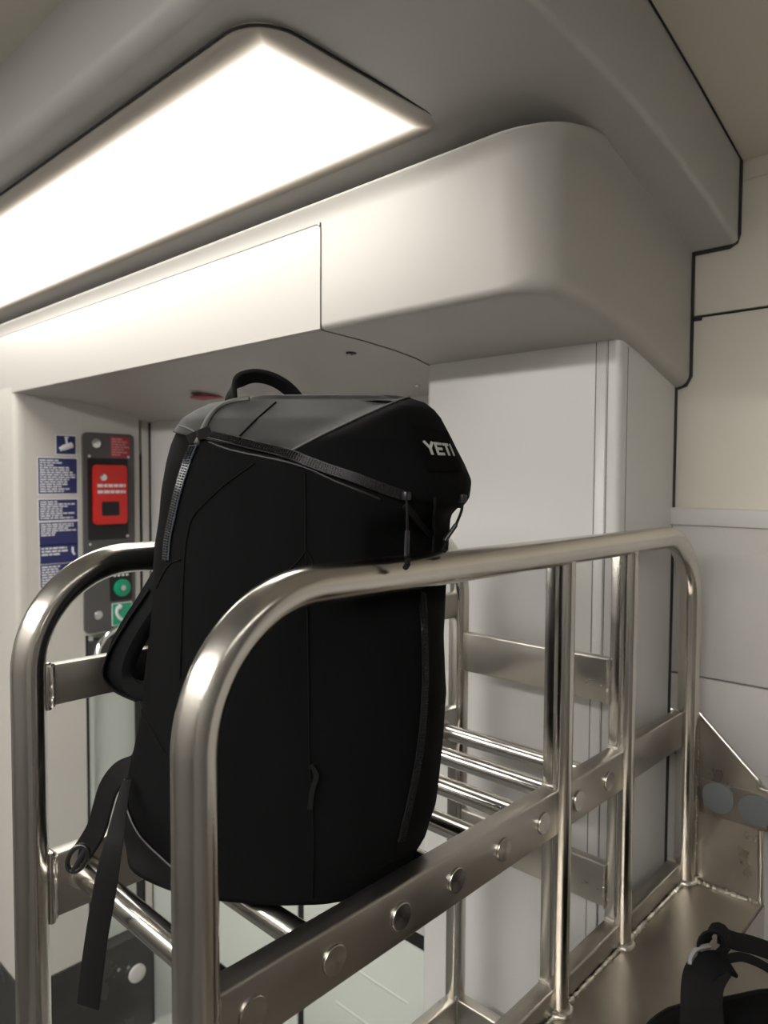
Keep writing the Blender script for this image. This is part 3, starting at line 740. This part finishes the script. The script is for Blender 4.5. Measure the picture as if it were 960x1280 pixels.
# lid seams
cc2 = [c+(SX*.75+V((0, 0, .6)))*.0016 for c in cut if c.z > cut[0].z+.0 or True]
cc2 = [c for c in cc2 if zcut_p((c-BC).dot(DX)) < c.z+.002]
obj('seam_piping', TB(relax(cc2, 2), .0013, seg=8), 'pipe', bag)
seam([(300, 545), (322, 523), (345, 503)], 'seam', .0012, .0004, which=BVH_L)
seam([(224, 532), (236, 536), (248, 543)], 'pipe', .001, .0004)
# zips
zipper([(264, 545), (285, 550), (305, 555), (330, 561), (355, 567), (380, 575), (410, 586), (440, 596), (472, 608), (503, 619)], .0125, name='lid_zipper')
zipper([(243, 558), (236, 575), (229, 597), (222, 622), (216, 650), (211, 675), (209, 700)], .013, 'bluetape', name='side_zipper', label='side zip with blue-grey tape')
zipper([(527, 742), (529, 790), (530, 840), (528, 890), (523, 940), (514, 990), (505, 1030), (500, 1050)], .011, name='front_zipper')
seam([(262, 553), (285, 562), (320, 570), (355, 577), (385, 586), (415, 600), (445, 612), (475, 624)], 'tape', .0022, .0006, name='zip_flap')
# light piped edge that runs from the side zip over the shoulder
seam([(246, 556), (252, 544), (258, 530), (267, 516), (279, 507), (294, 502), (312, 500)], 'pipe', .0035, .0012, name='shoulder_piping', label='lighter grey rounded edge over the shoulder')
P, Nn = trace([(238, 553), (246, 549), (256, 545), (265, 542)], .004, 4)
if len(P) > 2: obj('zip_tab', RB(P, .013, [V((0, 0, 1))]*len(P), .003), 'web', bag)
# pull tab loop low on the side seam
P, _ = trace([(389, 955), (396, 968), (391, 985), (388, 1010)], .003, 4)
obj('pull_loop', RB(P, .006, [DX]*len(P), .0018), 'web', bag)
# patch with lettering
def patch():
    quad = [(514, 532), (556, 541), (576, 589), (534, 590)]
    g = 10; bm = bmesh.new(); grid = {}
    def uv(u, v):
        a = V((*quad[0], 0)).lerp(V((*quad[1], 0)), u); b = V((*quad[3], 0)).lerp(V((*quad[2], 0)), u); return a.lerp(b, v)
    P3 = {}
    for i in range(g+1):
        for j in range(g+1):
            p = uv(i/g, j/g); h = hit(p.x, p.y, 0)
            P3[i, j] = h
    # fill anything that missed past the silhouette by extrapolation
    for j in range(g+1):
        for i in range(g+1):
            if P3[i, j] is None and i > 1 and P3[i-1, j] and P3[i-2, j]: P3[i, j] = (P3[i-1, j][0]*2-P3[i-2, j][0], P3[i-1, j][1])
    def P(u, v, lift):
        u = min(max(u, 0), .999)*g; v = min(max(v, 0), .999)*g; i, j = int(u), int(v); a, b = u-i, v-j
        q = [P3[i, j], P3[i+1, j], P3[i, j+1], P3[i+1, j+1]]
        if any(k is None for k in q): return None
        ws = ((1-a)*(1-b), a*(1-b), (1-a)*b, a*b)
        pos = sum((k[0]*w_ for k, w_ in zip(q, ws)), V((0, 0, 0))); n = sum((k[1]*w_ for k, w_ in zip(q, ws)), V((0, 0, 0))).normalized()
        return pos+n*lift
    def sheet(cells, lift, thick):
        bm = bmesh.new(); vt = {}
        def vx(u, v, l):
            key = (round(u, 4), round(v, 4), l)
            if key not in vt:
                p = P(u, v, l); vt[key] = bm.verts.new(p) if p is not None else None
            return vt[key]
        for u0, v0, u1, v1, us, vs_ in cells:
            pass
        return bm
    wp = lambda u: .10+.86*(1-(1-min(1, max(0, u)))**1.45)
    def slab(poly_rows, lift, thick, warp=False):
        # poly_rows: list of rows of (u,v)
        bm = bmesh.new(); poly_rows = [[(wp(u) if warp else u, v) for u, v in r] for r in poly_rows]; top = [[P(u, v, lift+thick) for u, v in r] for r in poly_rows]; bot = [[P(u, v, lift) for u, v in r] for r in poly_rows]
        if any(x is None for r in top for x in r): return None
        T = [[bm.verts.new(x) for x in r] for r in top]; B = [[bm.verts.new(x) for x in r] for r in bot]
        m, n = len(T), len(T[0])
        for i in range(m-1):
            for j in range(n-1): bm.faces.new((T[i][j], T[i+1][j], T[i+1][j+1], T[i][j+1])); bm.faces.new((B[i][j], B[i][j+1], B[i+1][j+1], B[i+1][j]))
        for i in range(m-1):
            for j in (0, n-1): bm.faces.new((T[i][j], B[i][j], B[i+1][j], T[i+1][j]))
        for j in range(n-1):
            for i in (0, m-1): bm.faces.new((T[i][j], T[i][j+1], B[i][j+1], B[i][j]))
        return bm
    b = slab([[(u/12, v/12) for v in range(13)] for u in range(13)], .0005, .0028)
    pt = obj('logo_patch', b, 'patch', bag, angle=60, label='black fuzzy patch with pale lettering')
    # letters Y E T I as strokes in patch coordinates (u right, v down)
    def stroke(u0, v0, u1, v1, w_, parent, lift=.0034):
        dx, dy = u1-u0, v1-v0; L_ = math.hypot(dx, dy); nx, ny = -dy/L_*w_/2, dx/L_*w_/2
        return [[(u0+dx*k/4+nx, v0+dy*k/4+ny), (u0+dx*k/4-nx, v0+dy*k/4-ny)] for k in range(5)]
    U0, LW, GAP, V0, V1 = .04, .215, .035, .34, .64
    letters = {'letter_y': [(0, 0, .5, .5), (1, 0, .5, .5), (.5, .45, .5, 1)], 'letter_e': [(.12, 0, .12, 1), (0, .09, 1, .09), (0, .5, .9, .5), (0, .91, 1, .91)],
               'letter_t': [(0, .09, 1, .09), (.5, 0, .5, 1)], 'letter_i': [(.3, 0, .3, 1)]}
    for k, (nm, st) in enumerate(letters.items()):
        bm = bmesh.new()
        for (a, b_, c, d_) in st:
            u0 = U0+k*(LW+GAP)
            s_ = slab(stroke(u0+a*LW, V0+b_*(V1-V0), u0+c*LW, V0+d_*(V1-V0), .06, None), .0034, .0008, True)
            if s_:
                me = bpy.data.meshes.new('t'); s_.to_mesh(me); s_.free(); bm.from_mesh(me); bpy.data.meshes.remove(me)
        if len(bm.verts): obj(nm, bm, 'logo', pt, smooth=False)
patch()
# boot: coated panel round the lower back corner
def boot():
    bm = bmesh.new(); rows = []; n = 60; i0, i1 = 118, 228   # degrees: round the back
    def ztop(a):
        t = (a-i0)/(i1-i0); return -.47+.12*math.sin(math.pi*min(1, t*1.25+.03)*.5) if t < .8 else -.35
    m = 10
    for k in range(n+1):
        a = math.radians(i0+(i1-i0)*k/n); zt = ztop(i0+(i1-i0)*k/n)
        rows.append([bm.verts.new(bag_pt(a, ZB+.002+(zt-ZB-.002)*j/m, .0025)) for j in range(m+1)])
    for a, b in zip(rows, rows[1:]):
        for j in range(m): bm.faces.new((a[j], a[j+1], b[j+1], b[j]))
    edge = [bag_pt(math.radians(i0+(i1-i0)*k/n), ztop(i0+(i1-i0)*k/n), .003) for k in range(n+1)]
    obj('seam_piping', TB(edge, .0011, seg=8), 'pipe', bag)
    o = obj('boot_panel', bm, 'boot', bag, angle=180, label='smooth coated panel at the lower back corner')
    md = o.modifiers.new('solid', 'SOLIDIFY'); md.thickness = .003; md.offset = -1
boot()
def bagplane(px, py, q):       # point on the vertical plane through the bag at width position q
    d = ray(px, py); o = BC+SX*q; return d*(o.dot(SX)/d.dot(SX))
# top handle
hp = [bagplane(px, py, q) for px, py, q in ((290, 506, .015), (289, 497, .015), (292, 484, .012), (300, 475, .008), (316, 470, .0), (334, 472, -.012), (350, 479, -.022), (362, 488, -.03), (372, 499, -.036))]
hs = smooth_path(hp, 5); wds = [(SX*.55+DX*.85*abs(1-2*min(1, k/(len(hs)-1)*1.25))+V((0, 0, .38))*math.sin(math.pi*k/(len(hs)-1))).normalized() for k in range(len(hs))]
obj('top_handle', RB(hs, .024, wds, .0065), 'web', bag, label='short webbing grab loop on top')
# shoulder straps
def strap(pts, q, wdt=.055, th=.012, nm='shoulder_strap'):
    P = [bagplane(x, y, q) for x, y in pts]
    return obj(nm, RB(smooth_path(P, 6), wdt, (SX*.6+RI*.8).normalized(), th), 'pad', bag, angle=60)
s = strap([(238, 650), (224, 695), (206, 727), (188, 757), (170, 785), (156, 812), (150, 836), (157, 853), (174, 861), (198, 863)], .045, .045, .020)
strap([(220, 640), (212, 690), (206, 735), (198, 775), (192, 815), (190, 850), (200, 868)], -.06, .05, .014)
P = [bagplane(x, y, .045) for x, y in ((188, 735), (167, 765), (148, 795), (134, 822), (131, 844), (147, 862), (174, 874))]
obj('strap_webbing', RB(smooth_path(P, 6), .024, (SX*.9+DX*.25).normalized(), .003), 'web', s)
# hip webbing, ladder buckle and free tail
w1 = [bagplane(x, y, .05) for x, y in ((166, 958), (150, 966), (136, 985), (128, 1010), (121, 1035), (108, 1058), (98, 1072))]
hw = obj('hip_webbing', RB(smooth_path(w1, 6), .030, (RI*.9+SX*.35).normalized(), .005), 'web', bag)
tl = [on(159, 975, 'X', .425), on(151, 1010, 'X', .405), on(143, 1050, 'X', .386), on(135, 1090, 'X', .379), on(128, 1130, 'X', .377), on(121, 1170, 'X', .376), on(115, 1215, 'X', .376), on(110, 1258, 'X', .377)]
side = (V((.55, -.83, 0))).normalized()
ws = smooth_path([(w_, 0, 0) for w_ in (.012, .016, .022, .027, .028, .028, .029, .029)], 6)
tail = obj('strap_tail', RB(smooth_path(tl, 6), [v.x for v in ws], side, .0018), 'web', bag, label='long hanging webbing tail')
for t in (.02, .045):
    q = tl[-1]+V((0, 0, t)); obj('stitch_line', BX(q.x-.009, q.x+.009, q.y-.0016, q.y-.0008, q.z-.0006, q.z+.0006), 'pipe', tail) if False else None
bc = on(97, 1073, 'X', .374); ring = []
ex, ez = (RI*.8-V((0, 0, 1))*.5).normalized(), (V((0, 0, 1))*.85+RI*.5).normalized()
for k in range(20):
    a = 2*math.pi*k/20; ring.append(bc+ex*.0105*math.cos(a)+ez*.0175*math.sin(a))
bk = obj('buckle', TB(ring, .0032, seg=10, closed=True), 'plastic', bag, label='black plastic ladder buckle')
obj('buckle_bar', TB([bc-ez*.017+ex*.003, bc+ez*.017+ex*.003], .0034, seg=8), 'plastic', bk)
# zip pulls
def pull(pts, q, nm='zip_pull'):
    P = [V(p) for p in pts]
    z = obj(nm, TB(smooth_path(P[:3], 6), .0017, seg=8), 'web', bag)
    obj('sleeve', TB(smooth_path(P[2:4], 4), .0029, seg=10), 'plastic', z)
    kn = smooth_path([P[3]+V((.000, 0, .002)), P[3]+V((.004, .001, -.003)), P[3]+V((-.002, -.003, -.006)), P[3]+V((.003, .001, -.009)), P[3]+V((-.002, 0, -.012))], 5)
    obj('knot', TB(kn, .0032, seg=8), 'web', z)
    c = P[0]; obj('slider', BX(c.x-.005, c.x+.005, c.y-.004, c.y+.004, c.z-.004, c.z+.006, bev=.0015), 'plastic', z)
hh = hit(507, 621, .006)[0]
yy = .534
def pp(px, py, d_): r_ = ray(px, py); return r_*(d_/r_.dot(FW))
d0 = hh.dot(FW)
pull([pp(508, 621, d0), pp(509, 640, d0-.01), pp(509, 664, d0-.022), pp(508, 696, d0-.038)], 0)
h2 = hit(572, 618, .004); d2 = (h2[0].dot(FW) if h2 else .93)+.01
pull([pp(578, 624, d2), pp(577, 638, d2), pp(570, 656, d2-.003), pp(556, 676, d2-.006)], 0)
# buckle strap under the front of the lid
P, _ = trace([(541, 622), (541, 636), (540, 655), (538, 690)], .004, 4)
if len(P) > 2: obj('closure_strap', RB(P, .014, [DX.cross(V((0, 0, 1)))*-1]*len(P), .003), 'web', bag)
P, _ = trace([(505, 630), (515, 640), (526, 655), (536, 668)], .003, 4)
if len(P) > 2: obj('zip_flap', RB(P, .009, [V((0, 0, 1))]*len(P), .003), 'web', bag)
# label loop at the bottom front
lp = [on(x, y, 'Z', -.488) for x, y in ((478, 1072), (488, 1078), (503, 1076), (515, 1068))]
obj('bottom_loop', RB(smooth_path(lp, 4), .012, V((.3, .3, 1)), .003), 'web', bag)

# ------------------------------------------------------------------ small black bag on the deck
def small_bag():
    c = V((1.03, .245, -.84)); AX = V((.82, -.57, 0)); BXX = V((.57, .82, 0))
    R = thing('camera_bag', c, label='small black bag with folded shoulder strap lying on the steel deck', cat='bag')
    bm = bmesh.new(); rows = []
    n, m = 48, 16
    def pt(th, t, g=1.0):
        z = -.838+.118*t; e = (max(0, 1-(2*t-1)**4))**.35 if 0 < t < 1 else .55
        e = .80+.20*math.sin(math.pi*min(1, max(0, t*.9+.08)))
        if t > .85: e *= 1-(t-.85)*1.1
        a, b = .195*e*g, .105*e*g; cth, sth = math.cos(th), math.sin(th)
        p = V((c.x, c.y, z))+AX*math.copysign(abs(cth)**.7, cth)*a+BXX*math.copysign(abs(sth)**.7, sth)*b
        return p+V((1, 1, 0))*noise.noise(p*14)*.004
    for j in range(m+1): rows.append([bm.verts.new(pt(2*math.pi*i/n, j/m)) for i in range(n)])
    for a, b in zip(rows, rows[1:]):
        for i in range(n): bm.faces.new((a[i], a[(i+1) % n], b[(i+1) % n], b[i]))
    for r, s_ in ((rows[0], 0), (rows[-1], 1)):
        cc_ = sum((v.co for v in r), V((0, 0, 0)))/n; prev = r
        for f, h in ((.9, .004), (.6, .007), (.2, .008)):
            cur = [bm.verts.new(cc_+(v.co-cc_)*f+V((0, 0, h*s_))) for v in r]
            for i in range(n): bm.faces.new((prev[i], prev[(i+1) % n], cur[(i+1) % n], cur[i]))
            prev = cur
        bm.faces.new(prev)
    obj('body', bm, 'fabric', R, angle=180)
    # padded rim
    ring = [pt(2*math.pi*i/40, .80, 1.01) for i in range(40)]
    obj('rim_piping', TB(ring, .006, seg=8, closed=True), 'boot', R)
    ring = [pt(2*math.pi*i/60, .62, 1.005) for i in range(60)]
    obj('zipper', TB(ring, .0025, seg=6, closed=True), 'tape', R)
    # broad strap lying up the near side with a folded flap on top
    q = lambda px, py, d_: pp(px, py, d_)
    D = 1.0
    P = [q(877, 1300, D-.10), q(877, 1268, D-.055), q(877, 1242, D-.03), q(880, 1222, D-.01), q(890, 1206, D+.01)]
    obj('front_strap', RB(smooth_path(P, 5), .052, RI, .006), 'web', R)
    P = [q(875, 1224, D-.01), q(886, 1207, D), q(901, 1203, D+.01), q(912, 1207, D+.02)]
    obj('strap_flap', RB(smooth_path(P, 5), .034, (UP*.5+FW*.8+RI*-.3).normalized(), .006), 'pad', R)
    # rolled webbing loop and the band leading right
    ctr = q(893, 1180, D+.03); ring = []
    for k in range(22):
        a = math.radians(-60+k*16); ring.append(ctr+RI*.0145*math.cos(a)+UP*.0165*math.sin(a))
    obj('strap_loop', RB(ring, .045, (RI*.85+FW*.75-UP*.35).normalized(), .0045), 'web', R)
    P = [q(898, 1168, D+.04), q(918, 1176, D+.05), q(940, 1181, D+.06), q(965, 1190, D+.07), q(990, 1203, D+.08)]
    obj('shoulder_strap', RB(smooth_path(P, 5), .024, (UP*.9+FW*.4).normalized(), .004), 'web', R)
    P = [q(905, 1200, D+.03), q(925, 1196, D+.045), q(945, 1202, D+.055), q(965, 1213, D+.065), q(990, 1226, D+.07)]
    obj('carry_handle', RB(smooth_path(P, 5), .012, (UP*.9+FW*.4).normalized(), .005), 'web', R)
    P = [q(885, 1186, D+.025), q(872, 1190, D+.02), q(866, 1200, D+.015), q(866, 1208, D+.01)]
    obj('strap_pad', RB(smooth_path(P, 5), .022, (RI*.6-UP*.5+FW*.5).normalized(), .006), 'greypad', R, label='grey rubber strap pad')
small_bag()

# ------------------------------------------------------------------ two unseen fill panels, added to brighten the walls and column
lamp('ceiling_light', -1.35, -.9, -1.5, 3.2, .757, FILL2_W, 'long unseen fill light added on the other side of the vestibule')

lamp('ceiling_light', -.2, 1.05, -1.45, -1.15, .757, FILL3_W, 'wide unseen fill light added near the front wall of the vestibule')  # added fill for the end wall, built like the visible lamp
for o in ROOTS: o.location.z += H
